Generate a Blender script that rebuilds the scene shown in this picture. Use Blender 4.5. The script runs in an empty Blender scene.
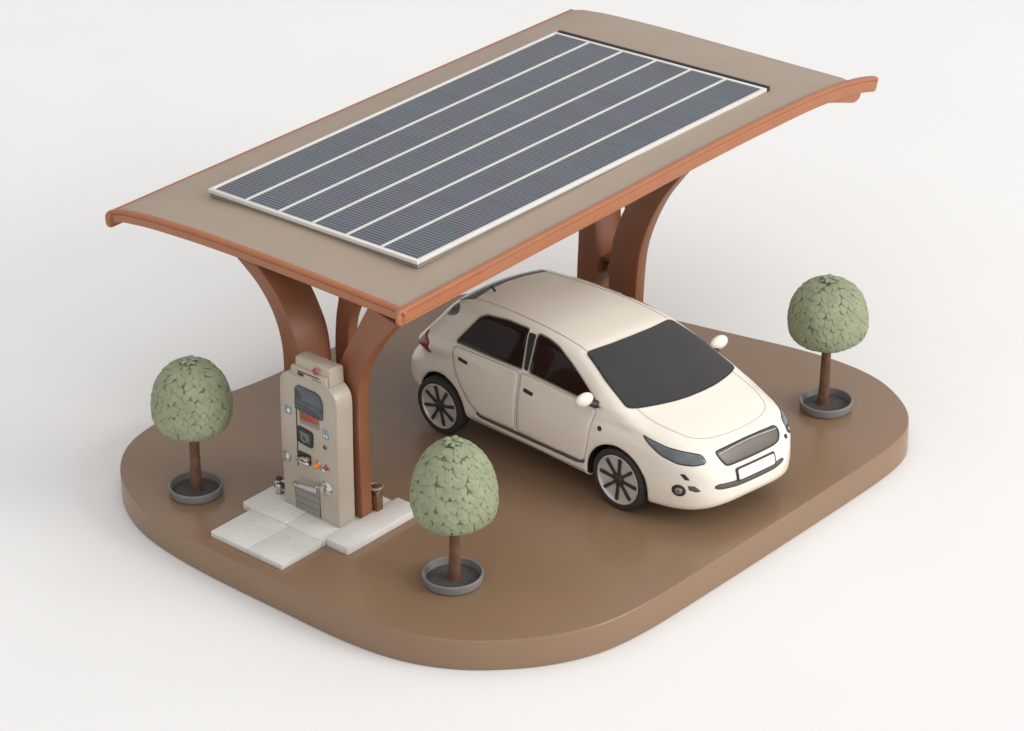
import bpy, bmesh, math, random
import numpy as np
from mathutils import Vector, Matrix
from mathutils.geometry import delaunay_2d_cdt

random.seed(7); rng = np.random.default_rng(7)
sc = bpy.context.scene
COL = sc.collection
PI = math.pi

# ---------------------------------------------------------------- materials
def mat(name, color, rough=.5, metal=0., var=.06, scale=6., bump=0., bscale=120., coat=0., spec=.5, detail=4.):
    m = bpy.data.materials.new(name); m.use_nodes = True
    nt = m.node_tree; n = nt.nodes; l = nt.links
    b = n['Principled BSDF']
    b.inputs['Roughness'].default_value = rough; b.inputs['Metallic'].default_value = metal
    b.inputs['Coat Weight'].default_value = coat; b.inputs['Coat Roughness'].default_value = .12
    b.inputs['Specular IOR Level'].default_value = spec
    tc = n.new('ShaderNodeTexCoord')
    nz = n.new('ShaderNodeTexNoise'); nz.inputs['Scale'].default_value = scale; nz.inputs['Detail'].default_value = detail
    l.new(tc.outputs['Object'], nz.inputs['Vector'])
    r = n.new('ShaderNodeValToRGB')
    r.color_ramp.elements[0].position = .3; r.color_ramp.elements[1].position = .7
    r.color_ramp.elements[0].color = (*[c * (1 - var) for c in color], 1)
    r.color_ramp.elements[1].color = (*[min(1, c * (1 + var)) for c in color], 1)
    l.new(nz.outputs['Fac'], r.inputs['Fac']); l.new(r.outputs['Color'], b.inputs['Base Color'])
    if bump:
        nb = n.new('ShaderNodeTexNoise'); nb.inputs['Scale'].default_value = bscale; nb.inputs['Detail'].default_value = 3
        l.new(tc.outputs['Object'], nb.inputs['Vector'])
        bp = n.new('ShaderNodeBump'); bp.inputs['Strength'].default_value = bump; bp.inputs['Distance'].default_value = .01
        l.new(nb.outputs['Fac'], bp.inputs['Height']); l.new(bp.outputs['Normal'], b.inputs['Normal'])
    return m

M = dict(
    floor=mat('studio_floor', (.835, .828, .82), .85, var=.01, scale=.4, spec=.2),
    base=mat('brown_platform', (.250, .156, .094), .26, var=.02, scale=1.3, bump=.02, bscale=90),
    sheet=mat('taupe_roof', (.37, .29, .225), .55, var=.03, scale=2., bump=.05, bscale=150),
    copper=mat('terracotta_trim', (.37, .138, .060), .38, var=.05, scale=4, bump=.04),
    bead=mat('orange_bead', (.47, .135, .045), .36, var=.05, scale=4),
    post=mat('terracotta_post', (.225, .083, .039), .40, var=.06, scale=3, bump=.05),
    car=mat('cream_paint', (.82, .755, .66), .24, var=.01, scale=2, coat=.6),
    glass=mat('dark_glass', (.024, .023, .023), .05, var=.1, scale=2, spec=.5),
    sideglass=mat('brown_dark_glass', (.020, .010, .008), .06, var=.1, scale=2, spec=.35),
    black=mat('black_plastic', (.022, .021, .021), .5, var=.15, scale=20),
    rubber=mat('tyre_rubber', (.030, .028, .027), .75, var=.2, scale=30, bump=.2),
    rim=mat('satin_rim', (.62, .58, .54), .34, metal=.25, var=.04),
    spoke=mat('dark_spoke', (.045, .04, .038), .4, metal=.3, var=.1),
    chrome=mat('chrome', (.60, .585, .56), .25, metal=1., var=.05),
    silver=mat('silver_trim', (.40, .37, .34), .32, metal=.7, var=.05),
    lamp=mat('smoky_headlight', (.10, .115, .125), .15, var=.25, scale=9, coat=.6),
    redlamp=mat('red_lamp', (.22, .014, .012), .15, var=.3, scale=12, coat=.6),
    grille=mat('warm_grey_grille', (.11, .093, .08), .4, metal=.2, var=.08),
    plate=mat('white_plate', (.82, .80, .74), .4, var=.02),
    leaf=mat('sage_leaf', (.262, .292, .182), .72, var=.12, scale=9, bump=.15, bscale=45),
    leaf_gap_shade=mat('sage_gap_shade', (.115, .13, .075), .9, var=.1),  # inner crown: darker leaf green, shade of the gaps put into the colour
    bark=mat('bark', (.135, .062, .033), .7, var=.3, scale=14, bump=.4, bscale=40),
    dish=mat('grey_dish', (.205, .20, .195), .55, var=.08, scale=8, bump=.05),
    soil=mat('dark_soil', (.075, .070, .066), .9, var=.2, scale=30, bump=.3, bscale=60),
    station=mat('beige_enamel', (.43, .372, .30), .42, var=.04, scale=3, coat=.15),
    screen=mat('blue_grey_screen', (.055, .07, .085), .25, var=.25, scale=5, coat=.4),
    orange=mat('orange_display', (.36, .075, .025), .4, var=.35, scale=30),
    obutton=mat('orange_button', (.75, .20, .02), .3, var=.1, coat=.5),
    red=mat('red_button', (.33, .03, .025), .3, var=.1, coat=.5),
    teal=mat('teal_sticker', (.17, .27, .32), .5, var=.25, scale=60),
    white=mat('off_white', (.78, .77, .75), .45, var=.03),
    grey=mat('grey_door', (.25, .235, .215), .5, var=.06),
    frame=mat('panel_frame', (.74, .72, .68), .38, var=.03),
    seam=mat('shut_line', (.40, .35, .29), .6, var=.05),
    bronze=mat('bronze', (.22, .125, .07), .35, metal=.7, var=.15, scale=20),
)
def slab_mat():
    m = mat('white_stone', (.70, .685, .655), .6, var=.05, scale=3, bump=.12, bscale=70, detail=8)
    nt = m.node_tree; n = nt.nodes; l = nt.links; b = n['Principled BSDF']
    src = b.inputs['Base Color'].links[0].from_socket
    tc = n['Texture Coordinate']
    v = n.new('ShaderNodeTexNoise'); v.inputs['Scale'].default_value = 26; v.inputs['Detail'].default_value = 6; v.inputs['Roughness'].default_value = .7
    l.new(tc.outputs['Object'], v.inputs['Vector'])
    mr = n.new('ShaderNodeMapRange'); mr.inputs['From Min'].default_value = .33; mr.inputs['From Max'].default_value = .40
    l.new(v.outputs['Fac'], mr.inputs['Value'])
    mx = n.new('ShaderNodeMix'); mx.data_type = 'RGBA'; mx.inputs['A'].default_value = (.50, .475, .44, 1)
    l.new(mr.outputs['Result'], mx.inputs['Factor']); l.new(src, mx.inputs['B']); l.new(mx.outputs['Result'], b.inputs['Base Color'])
    return m
M['slab'] = slab_mat()
def leaf_crack_shade(m):        # leaf edges darkened per vertex, painting the shade of the cracks between leaves
    nt = m.node_tree; n = nt.nodes; l = nt.links; b = n['Principled BSDF']
    src = b.inputs['Base Color'].links[0].from_socket
    a = n.new('ShaderNodeAttribute'); a.attribute_name = 'crack_shade'
    mx = n.new('ShaderNodeMix'); mx.data_type = 'RGBA'; mx.inputs['B'].default_value = (.085, .098, .055, 1)
    ml = n.new('ShaderNodeMath'); ml.operation = 'MULTIPLY'; ml.inputs[1].default_value = .72
    l.new(a.outputs['Fac'], ml.inputs[0]); l.new(ml.outputs[0], mx.inputs['Factor'])
    l.new(src, mx.inputs['A']); l.new(mx.outputs['Result'], b.inputs['Base Color'])
leaf_crack_shade(M['leaf'])
def cell_mat():
    m = bpy.data.materials.new('solar_cells'); m.use_nodes = True
    nt = m.node_tree; n = nt.nodes; l = nt.links; b = n['Principled BSDF']
    tc = n.new('ShaderNodeTexCoord'); br = n.new('ShaderNodeTexBrick')
    l.new(tc.outputs['Object'], br.inputs['Vector'])
    br.offset = 0; br.inputs['Scale'].default_value = 1
    br.inputs['Brick Width'].default_value = 9.; br.inputs['Row Height'].default_value = .047
    br.inputs['Mortar Size'].default_value = .006; br.inputs['Mortar Smooth'].default_value = .3; br.inputs['Bias'].default_value = 0
    br.inputs['Color1'].default_value = (.048, .060, .094, 1); br.inputs['Color2'].default_value = (.064, .078, .114, 1)
    br.inputs['Mortar'].default_value = (.235, .255, .285, 1)
    nz = n.new('ShaderNodeTexNoise'); nz.inputs['Scale'].default_value = 2.2; nz.inputs['Detail'].default_value = 5
    l.new(tc.outputs['Object'], nz.inputs['Vector'])
    mx = n.new('ShaderNodeMix'); mx.data_type = 'RGBA'; mx.blend_type = 'MULTIPLY'; mx.inputs['Factor'].default_value = .35
    l.new(br.outputs['Color'], mx.inputs['A']); l.new(nz.outputs['Color'], mx.inputs['B'])
    hs = n.new('ShaderNodeHueSaturation'); hs.inputs['Saturation'].default_value = .8; hs.inputs['Value'].default_value = 1.15
    l.new(mx.outputs['Result'], hs.inputs['Color']); l.new(hs.outputs['Color'], b.inputs['Base Color'])
    b.inputs['Roughness'].default_value = .38
    return m
M['cell'] = cell_mat()

# ---------------------------------------------------------------- helpers
def link(name, me, material=None, parent=None, smooth=True):
    if material is not None:
        for mm in (material if isinstance(material, (list, tuple)) else [material]): me.materials.append(mm)
    if smooth:
        me.polygons.foreach_set('use_smooth', [True] * len(me.polygons))
    o = bpy.data.objects.new(name, me); COL.objects.link(o)
    if parent is not None: o.parent = parent
    return o
def obj(name, bm, material, parent=None, smooth=True, angle=None):
    bmesh.ops.recalc_face_normals(bm, faces=bm.faces)
    me = bpy.data.meshes.new(name); bm.to_mesh(me); bm.free()
    o = link(name, me, material, parent, smooth)
    if smooth: me.set_sharp_from_angle(angle=math.radians(angle or 35))
    return o
def pyobj(name, v, f, material, parent=None, angle=35):
    me = bpy.data.meshes.new(name); me.from_pydata([tuple(map(float, p)) for p in v], [], f); me.update()
    o = link(name, me, material, parent)
    if angle: me.set_sharp_from_angle(angle=math.radians(angle))
    return o
def tag(o, label, cat, group=None, kind=None):
    if label: o['label'] = label
    if cat: o['category'] = cat
    if group: o['group'] = group
    if kind: o['kind'] = kind
    return o
def thing(name, label, cat, loc=(0, 0, 0), rz=0, group=None):
    o = bpy.data.objects.new(name, None); COL.objects.link(o); o.location = loc; o.rotation_euler = (0, 0, rz)
    o.empty_display_size = .1
    return tag(o, label, cat, group)
def bevel(bm, w, seg=3, ang=25):
    es = [e for e in bm.edges if len(e.link_faces) == 2 and e.calc_face_angle(0) > math.radians(ang)]
    bmesh.ops.bevel(bm, geom=es, offset=w, segments=seg, profile=.5, affect='EDGES', clamp_overlap=True)
def box(x0, x1, y0, y1, z0, z1, bw=0, seg=3, bm=None):
    b = bmesh.new()
    bmesh.ops.create_cube(b, size=1)
    for v in b.verts: v.co = Vector(((x0 + x1) / 2 + v.co.x * (x1 - x0), (y0 + y1) / 2 + v.co.y * (y1 - y0), (z0 + z1) / 2 + v.co.z * (z1 - z0)))
    if bw: bevel(b, bw, seg)
    return merge(bm, b)
def merge(bm, b):
    if bm is None: return b
    me = bpy.data.meshes.new('t'); b.to_mesh(me); b.free(); bm.from_mesh(me); bpy.data.meshes.remove(me); return bm
def prism(pts, axis, a, b, bw=0, seg=3, bm=None, ang=25):
    """outline in the two other axes, extruded along axis from a to b"""
    q = bmesh.new()
    def P(p, t): return {'x': (t, p[0], p[1]), 'y': (p[0], t, p[1]), 'z': (p[0], p[1], t)}[axis]
    v0 = [q.verts.new(P(p, a)) for p in pts]; v1 = [q.verts.new(P(p, b)) for p in pts]; n = len(pts)
    q.faces.new(v0); q.faces.new(v1[::-1])
    for i in range(n): q.faces.new((v0[i], v0[(i + 1) % n], v1[(i + 1) % n], v1[i]))
    bmesh.ops.recalc_face_normals(q, faces=q.faces)
    if bw:
        es = [e for e in q.edges if len(e.link_faces) == 2 and any(len(f.verts) > 4 or f in () for f in e.link_faces) or e.calc_face_angle(0) > math.radians(ang)]
        bmesh.ops.bevel(q, geom=es, offset=bw, segments=seg, profile=.5, affect='EDGES', clamp_overlap=True)
    return merge(bm, q)
def lathe(prof, n=40, c=(0, 0, 0), axis='z', bm=None):
    q = bmesh.new(); rings = []
    def P(r, h, t):
        a, b = r * math.cos(t), r * math.sin(t)
        p = {'z': (a, b, h), 'y': (a, h, b), 'x': (h, a, b)}[axis]
        return (p[0] + c[0], p[1] + c[1], p[2] + c[2])
    for r, h in prof:
        if r < 1e-6: rings.append([q.verts.new(P(0, h, 0))])
        else: rings.append([q.verts.new(P(r, h, 2 * PI * i / n)) for i in range(n)])
    for A, B in zip(rings, rings[1:]):
        if len(A) == 1 and len(B) == 1: continue
        for i in range(n):
            j = (i + 1) % n
            if len(A) == 1: q.faces.new((A[0], B[i], B[j]))
            elif len(B) == 1: q.faces.new((A[i], B[0], A[j]))
            else: q.faces.new((A[i], B[i], B[j], A[j]))
    bmesh.ops.recalc_face_normals(q, faces=q.faces)
    return merge(bm, q)
def tube(pts, r, n=8, closed=False, bm=None):
    q = bmesh.new(); pts = [Vector(p) for p in pts]; N = len(pts); rings = []
    rr = r if isinstance(r, (list, tuple)) else [r] * N
    up = Vector((.3, .2, .93)).normalized(); pu = None
    for i, p in enumerate(pts):
        a = pts[(i - 1) % N] if (closed or i > 0) else p; b = pts[(i + 1) % N] if (closed or i < N - 1) else p
        t = (b - a).normalized()
        u = (pu or up) - t * t.dot(pu or up)
        if u.length < 1e-4: u = t.orthogonal()
        u.normalize(); pu = u; w = t.cross(u)
        rings.append([q.verts.new(p + rr[i] * (u * math.cos(2 * PI * k / n) + w * math.sin(2 * PI * k / n))) for k in range(n)])
    for i in range(N if closed else N - 1):
        A, B = rings[i], rings[(i + 1) % N]
        for k in range(n): q.faces.new((A[k], A[(k + 1) % n], B[(k + 1) % n], B[k]))
    if not closed: q.faces.new(rings[0][::-1]); q.faces.new(rings[-1])
    bmesh.ops.recalc_face_normals(q, faces=q.faces)
    return merge(bm, q)
def catmull(pts, per=8, closed=False):
    P = [np.array(p, float) for p in pts]; n = len(P); out = []
    for i in range(n if closed else n - 1):
        g = lambda k: P[k % n] if closed else P[min(max(k, 0), n - 1)]
        a, b, c, d = g(i - 1), g(i), g(i + 1), g(i + 2)
        for s in range(per):
            t = s / per
            out.append(.5 * (2 * b + (c - a) * t + (2 * a - 5 * b + 4 * c - d) * t * t + (3 * b - 3 * c + d - a) * t ** 3))
    if not closed: out.append(P[-1])
    return out
def roundpoly(pts, r, seg=6):
    """polygon with rounded corners; r may be a list"""
    out = []; n = len(pts)
    for i in range(n):
        a, b, c = (np.array(pts[(i + k) % n], float) for k in (-1, 0, 1))
        rr = r[i] if isinstance(r, (list, tuple)) else r
        d1 = a - b; d2 = c - b; l1 = np.linalg.norm(d1); l2 = np.linalg.norm(d2)
        k = min(rr, l1 * .48, l2 * .48); p = b + d1 / l1 * k; q = b + d2 / l2 * k
        if k < 1e-5: out.append(b); continue
        for s in range(seg + 1):
            t = s / seg; out.append((1 - t) ** 2 * p + 2 * t * (1 - t) * b + t * t * q)
    return out
def resample(pts, step, closed=True):
    P = np.array(pts + [pts[0]] if closed else pts, float) if isinstance(pts, list) else pts
    d = np.r_[0, np.cumsum(np.linalg.norm(np.diff(P, axis=0), axis=1))]
    n = max(8, int(round(d[-1] / step)))
    t = np.linspace(0, d[-1], n + 1)
    if closed: t = t[:-1]
    return np.stack([np.interp(t, d, P[:, k]) for k in range(P.shape[1])], 1)

# ---------------------------------------------------------------- setting
bm = bmesh.new(); bmesh.ops.create_circle(bm, cap_ends=True, radius=160, segments=96)
for v in bm.verts: v.co.z = -.335
tag(obj('floor', bm, M['floor'], smooth=False), 'seamless white studio floor under the brown platform', 'floor', kind='structure')

PLAT = [(-3.62, -.3), (-3.76, -1.1), (-3.80, -1.75), (-3.68, -2.28), (-3.36, -2.70), (-2.92, -2.98), (-2.4, -3.15), (-1.6, -3.235), (-.5, -3.245), (.4, -3.235),
        (1.05, -3.14), (1.55, -2.93), (1.93, -2.63), (2.25, -2.25), (2.47, -1.8), (2.57, -1.25), (2.60, -.4), (2.62, 1.2), (2.62, 2.5),
        (2.57, 3.08), (2.43, 3.42), (2.15, 3.72), (1.68, 3.98), (1.15, 4.07), (.5, 4.02), (-.4, 3.83), (-1.4, 3.62), (-2.4, 3.40), (-3.05, 3.05), (-3.42, 2.4), (-3.52, 1.4)]
pl = resample([p for p in catmull(PLAT, 10, True)], .09)
def inset(P, d):
    t = np.roll(P, -1, 0) - np.roll(P, 1, 0); t /= np.linalg.norm(t, axis=1, keepdims=True)
    return P + d * np.stack([-t[:, 1], t[:, 0]], 1)
bm = bmesh.new(); rings = []
for d, z in [(.012, -.333), (0, -.322), (0, -.016), (.004, -.006), (.010, -.001), (.020, 0)]:
    rings.append([bm.verts.new((p[0], p[1], z)) for p in inset(pl, d)])
n = len(pl)
for A, B in zip(rings, rings[1:]):
    for i in range(n): bm.faces.new((A[i], A[(i + 1) % n], B[(i + 1) % n], B[i]))
bm.faces.new(rings[-1]); bm.faces.new(rings[0][::-1])
tag(obj('display_platform', bm, M['base'], angle=40), 'thick brown rounded slab carrying the car, the canopy and the trees', 'platform')

# ---------------------------------------------------------------- carport
def curve1(xs, ys):
    xs = np.array(xs, float); ys = np.array(ys, float); m = np.gradient(ys, xs)
    def f(x):
        x = min(max(x, xs[0]), xs[-1]); i = int(min(max(np.searchsorted(xs, x) - 1, 0), len(xs) - 2))
        h = xs[i+1] - xs[i]; t = (x - xs[i]) / h
        return float(ys[i]*(2*t**3-3*t*t+1) + m[i]*h*(t**3-2*t*t+t) + ys[i+1]*(-2*t**3+3*t*t) + m[i+1]*h*(t**3-t*t))
    return f
bx_ = curve1([-4.15, -4.0, -3.72, -3.1, -2.3, -1.7, 0], [2.455, 2.515, 2.565, 2.62, 2.655, 2.665, 2.665])
ry_ = curve1([-1.92, 0, 1.4, 2.7, 3.9, 4.94, 5.42, 5.75, 6.0], [0, .04, .06, .085, .085, .055, .005, -.055, -.125])
X0, X1, Y0, Y1 = -4.13, .115, -1.93, 5.55
def zc(x, y):
    u = (x - X0) / (X1 - X0)
    return bx_(x) + ry_(y) * u - .035 * max(0, math.sin(PI * min(max(u, 0), 1))) * min(max((y - 4.5) / 1.0, 0), 1) ** 2
carport = thing('carport', 'terracotta carport with curved taupe roof sheltering the car', 'carport', (-1.1, -1.7, 0))
carport_inv = Vector((1.1, 1.7, 0))
def cp(o): o.parent = carport; o.matrix_parent_inverse = Matrix.Translation(carport_inv); return o
NX, NY = 36, 60
bm = bmesh.new(); top = []; bot = []
for i in range(NX + 1):
    x = X0 + .05 + (X1 - X0 - .1) * i / NX
    yr = [Y0 + .05 + (Y1 - Y0 - .1) * j / NY for j in range(NY + 1)]
    top.append([bm.verts.new((x, y, zc(x, y) - .012)) for y in yr]); bot.append([bm.verts.new((x, y, zc(x, y) - .13)) for y in yr])
for i in range(NX):
    for j in range(NY):
        bm.faces.new((top[i][j], top[i+1][j], top[i+1][j+1], top[i][j+1])); bm.faces.new((bot[i][j], bot[i][j+1], bot[i+1][j+1], bot[i+1][j]))
for j in range(NY):
    for i in (0, NX): bm.faces.new((top[i][j], top[i][j+1], bot[i][j+1], bot[i][j]))
for i in range(NX):
    for j in (0, NY): bm.faces.new((top[i][j], bot[i][j], bot[i+1][j], top[i+1][j]))
cp(obj('roof_sheet', bm, M['sheet']))
def sweep(path, out, prof, bm=None):
    """profile (outward, up) swept along a path with a fixed outward vector; ends closed and rounded"""
    q = bmesh.new(); rings = []; out = Vector(out); N = len(path)
    cen = np.mean(np.array(prof), 0)
    path = [Vector(p) for p in path]
    caps0 = [(-.045, .30), (-.036, .66), (-.020, .90)]
    def ring(p, t, s):
        up = out.cross(t).normalized()
        if up.z < 0: up = -up
        return [q.verts.new(p + out * (cen[0] + (u - cen[0]) * s) + up * (cen[1] + (v - cen[1]) * s)) for u, v in prof]
    t0 = (path[1] - path[0]).normalized(); t1 = (path[-1] - path[-2]).normalized()
    for d, s in caps0: rings.append(ring(path[0] + t0 * d, t0, s))
    for i, p in enumerate(path):
        t = (path[min(i + 1, N - 1)] - path[max(i - 1, 0)]).normalized(); rings.append(ring(p, t, 1))
    for d, s in caps0[::-1]: rings.append(ring(path[-1] - t1 * d, t1, s))
    m = len(prof)
    for A, B in zip(rings, rings[1:]):
        for k in range(m): q.faces.new((A[k], A[(k+1) % m], B[(k+1) % m], B[k]))
    q.faces.new(rings[0][::-1]); q.faces.new(rings[-1])
    bmesh.ops.recalc_face_normals(q, faces=q.faces)
    return merge(bm, q)
def rail(h, w):      # rounded rail section with a raised bead along the upper outer edge
    b = roundpoly([(-w, -h), (.0, -h), (.0, -.044), (-.009, -.037), (.005, -.029), (.005, .004), (-.02, .010), (-w, .010)], [.02, .022, .003, .003, .01, .012, .012, .006], 4)
    return [tuple(p) for p in b]
yy = list(np.linspace(Y0 - .02, 5.93, 60)); xx = list(np.linspace(X0 + .02, X1 - .02, 50))
cp(obj('edge_trim', sweep([(X1, y, zc(X1, y)) for y in yy], (1, 0, 0), rail(.168, .06)), M['copper'], angle=30))
cp(obj('edge_trim', sweep([(x, Y0, zc(x, Y0)) for x in xx], (0, -1, 0), rail(.132, .05)), M['copper'], angle=30))
cp(obj('edge_trim', sweep([(X0, y, zc(X0, y)) for y in np.linspace(Y0, Y1, 40)], (-1, 0, 0), [tuple(p) for p in roundpoly([(-.075, -.165), (.01, -.165), (.01, .012), (-.075, .012)], [.04, .045, .045, .02], 6)]), M['copper'], angle=40))
cp(obj('edge_trim', sweep([(x, Y1, zc(x, Y1) - .003) for x in xx[:-2]], (0, 1, 0), [tuple(p) for p in roundpoly([(-.06, -.16), (0, -.16), (0, -.010), (-.06, -.010)], [.01, .02, .02, .004], 4)]), M['sheet'], angle=40))
cp(obj('roof_bracket', prism([tuple(p) for p in roundpoly([(5.10, 2.56), (5.60, 2.54), (5.74, 2.44), (5.73, 2.36), (5.62, 2.33), (5.38, 2.41), (5.1, 2.50)], .04, 4)], 'x', -.24, .035, .015, 2), M['copper']))

zr = lambda y: zc(X1, y)
loop = [(X1 + .004, y, zr(y) - .052) for y in np.linspace(Y0 + .045, Y0 + 1.2, 24)]
loop = loop[::-1] + [(X1 + .004, Y0 + .045 - .045 * math.sin(t), zr(Y0) - .097 + .045 * math.cos(t)) for t in np.linspace(.3, PI - .3, 8)] + [(X1 + .004, y, zr(y) - .142) for y in np.linspace(Y0 + .045, Y0 + 1.2, 24)]
cp(obj('trim_bead', tube(loop, .0075, 6), M['bead']))
cp(obj('trim_bead', tube([(x, Y0 - .004, zc(x, Y0) + .004) for x in np.linspace(X0 + .06, X1 - .02, 60)], .010, 8), M['bead']))

def ribbon(outer, inner, y0, y1, name='branch', parent=None, m=None):
    o = [p for p in catmull(outer, 8)]; i = [p for p in catmull(inner, 8)]
    q = bmesh.new(); n = len(o)
    V = [[q.verts.new((p[0], y, p[1])) for p in L] for y in (y0, y1) for L in (o, i)]
    for k in range(n - 1):
        q.faces.new((V[0][k], V[0][k+1], V[1][k+1], V[1][k])); q.faces.new((V[2][k], V[3][k], V[3][k+1], V[2][k+1]))
        q.faces.new((V[0][k], V[2][k], V[2][k+1], V[0][k+1])); q.faces.new((V[1][k], V[1][k+1], V[3][k+1], V[3][k]))
    for k in (0, n - 1): q.faces.new((V[0][k], V[1][k], V[3][k], V[2][k]))
    bmesh.ops.recalc_face_normals(q, faces=q.faces)
    es = [e for e in q.edges if len(e.link_faces) == 2 and e.calc_face_angle(0) > math.radians(50)]
    bmesh.ops.bevel(q, geom=es, offset=.012, segments=3, profile=.5, affect='EDGES', clamp_overlap=True)
    return cp(obj(name, q, m or M['post'], angle=40))
for k, yb in enumerate((-1.915, 2.62)):
    zb = .068 if k == 0 else .001
    r = (0, -.10)[k]; l = (0, .08)[k]
    if k == 0:
        po = [(-.57, zb), (-.57, .4), (-.57, .8), (-.565, 1.25), (-.525, 1.65), (-.375, 1.98), (-.15, 2.28), (.02, 2.47)]
        pi_ = [(-.93, zb), (-.93, .4), (-.93, .8), (-.915, 1.2), (-.86, 1.55), (-.75, 1.88), (-.60, 2.14), (-.36, 2.56)]
    else:
        po = [(-.715, zb), (-.715, .4), (-.71, .77), (-.66, 1.3), (-.55, 1.67), (-.36, 2.06), (-.13, 2.38), (-.01, 2.53)]
        pi_ = [(-1.10, zb), (-1.10, .4), (-1.10, .8), (-1.05, 1.33), (-.93, 1.69), (-.78, 1.97), (-.60, 2.22), (-.36, 2.58)]
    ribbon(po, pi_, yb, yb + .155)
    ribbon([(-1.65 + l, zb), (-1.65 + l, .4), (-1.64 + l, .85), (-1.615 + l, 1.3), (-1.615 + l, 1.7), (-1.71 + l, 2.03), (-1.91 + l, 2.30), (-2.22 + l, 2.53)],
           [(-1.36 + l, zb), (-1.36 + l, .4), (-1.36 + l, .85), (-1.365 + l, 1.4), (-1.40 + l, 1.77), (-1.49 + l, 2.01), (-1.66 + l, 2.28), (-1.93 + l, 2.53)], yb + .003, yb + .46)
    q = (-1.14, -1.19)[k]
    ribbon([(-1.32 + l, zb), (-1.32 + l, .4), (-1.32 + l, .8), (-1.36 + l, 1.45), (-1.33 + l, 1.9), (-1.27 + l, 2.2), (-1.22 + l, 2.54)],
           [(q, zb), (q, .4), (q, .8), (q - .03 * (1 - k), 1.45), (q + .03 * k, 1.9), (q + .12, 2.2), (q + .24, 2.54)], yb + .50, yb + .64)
b = box(-1.27, -1.02, 2.72, 3.10, 1.045, 1.085, .008)
cp(obj('cross_shelf', b, M['post']))
cp(obj('mounting_block', box(-1.24, -1.08, 2.76, 2.96, .84, 1.0, .03), M['station']))

# ---------------------------------------------------------------- solar panel
PC = {'fl': (-3.36, -1.195), 'fr': (-.375, -1.19), 'br': (-.368, 4.50), 'bl': (-3.43, 4.46)}
def pz(x): return 2.695 + .073 * (x + 3.38) / 3.0
solar = thing('solar_panel', 'large framed solar panel of six dark strips lying on the taupe roof', 'solar panel', (-1.85, 1.57, 2.70))
def sp(o): o.parent = solar; o.matrix_parent_inverse = Matrix.Translation((1.85, -1.57, -2.70)); return o
def slabq(c0, c1, c2, c3, t0, t1, bw=0, bm=None):     # four plan corners, top offset t1, bottom offset t0 from the tilted panel plane
    q = bmesh.new()
    B = [q.verts.new((x, y, pz(x) + t0)) for x, y in (c0, c1, c2, c3)]; T = [q.verts.new((x, y, pz(x) + t1)) for x, y in (c0, c1, c2, c3)]
    q.faces.new(B[::-1]); q.faces.new(T)
    for i in range(4): q.faces.new((B[i], B[(i+1) % 4], T[(i+1) % 4], T[i]))
    bmesh.ops.recalc_face_normals(q, faces=q.faces)
    if bw: bevel(q, bw, 2)
    return merge(bm, q)
def PP(u, v):    # u across (x), v along (y)
    f = np.array(PC['fl'][:2]) * (1 - u) + np.array(PC['fr'][:2]) * u; b = np.array(PC['bl'][:2]) * (1 - u) + np.array(PC['br'][:2]) * u
    p = f * (1 - v) + b * v; return (float(p[0]), float(p[1]))
sp(obj('backing', slabq(PP(.004, .003), PP(.996, .003), PP(.996, .997), PP(.004, .997), -.09, -.012), M['grey'], smooth=False))
e = .0165; ev = .0085
bm = slabq(PP(0, 0), PP(1, 0), PP(1, ev), PP(0, ev), -.045, .0, .008)
bm = slabq(PP(0, 1 - ev), PP(1, 1 - ev), PP(1, 1), PP(0, 1), -.045, .0, .008, bm)
bm = slabq(PP(0, ev), PP(e, ev), PP(e, 1 - ev), PP(0, 1 - ev), -.045, -.002, .008, bm)
bm = slabq(PP(1 - e, ev), PP(1, ev), PP(1, 1 - ev), PP(1 - e, 1 - ev), -.045, -.002, .008, bm)
sp(obj('frame', bm, M['frame']))
w = (1 - 2 * e) / 6
for i in range(6):
    a = e + w * i + .0062; b = e + w * (i + 1) - .0062
    sp(obj('cell_strip', slabq(PP(a, ev), PP(b, ev), PP(b, 1 - ev), PP(a, 1 - ev), -.012, -.006), M['cell'], smooth=False))
    if i < 5:
        c = e + w * (i + 1)
        sp(obj('divider', slabq(PP(c - .0060, ev), PP(c + .0060, ev), PP(c + .0060, 1 - ev), PP(c - .0060, 1 - ev), -.012, -.001), M['frame'], smooth=False))
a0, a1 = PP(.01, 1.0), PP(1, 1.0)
sp(obj('rear_strip', slabq((a0[0], a0[1] + .012), (a1[0], a1[1] + .012), (a1[0], a1[1] + .055), (a0[0], a0[1] + .055), -.085, .008, .006), M['black']))  # black strip along the panel's far edge
# ---------------------------------------------------------------- car body as one smooth implicit surface
def smax(a, b, k):
    h = np.maximum(k - np.abs(a - b), 0) / k
    return np.maximum(a, b) + h * h * k * .25
def smin(a, b, k): return -smax(-a, -b, k)
def curve(xs, ys):
    xs = np.array(xs, float); ys = np.array(ys, float)
    m = np.gradient(ys, xs)
    def f(x):
        x = np.clip(x, xs[0], xs[-1]); i = np.clip(np.searchsorted(xs, x) - 1, 0, len(xs) - 2)
        h = xs[i+1] - xs[i]; t = (x - xs[i]) / h
        return (ys[i]*(2*t**3-3*t*t+1) + m[i]*h*(t**3-2*t*t+t) + ys[i+1]*(-2*t**3+3*t*t) + m[i+1]*h*(t**3-t*t))
    return f
HOOD = curve([-2.1, -1.98, -1.85, -1.65, -1.4, -1.1, 0, .8, 1.2, 1.5, 1.8, 2.0, 2.14, 2.24, 2.4],
             [.60, .74, .85, .99, 1.12, 1.18, 1.14, 1.14, 1.13, 1.09, 1.01, .93, .83, .70, .5])
BELLY = curve([-2.1, -1.7, -1.1, 0, .9, 1.6, 2.1, 2.4], [.36, .32, .29, .27, .23, .19, .22, .3])
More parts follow.
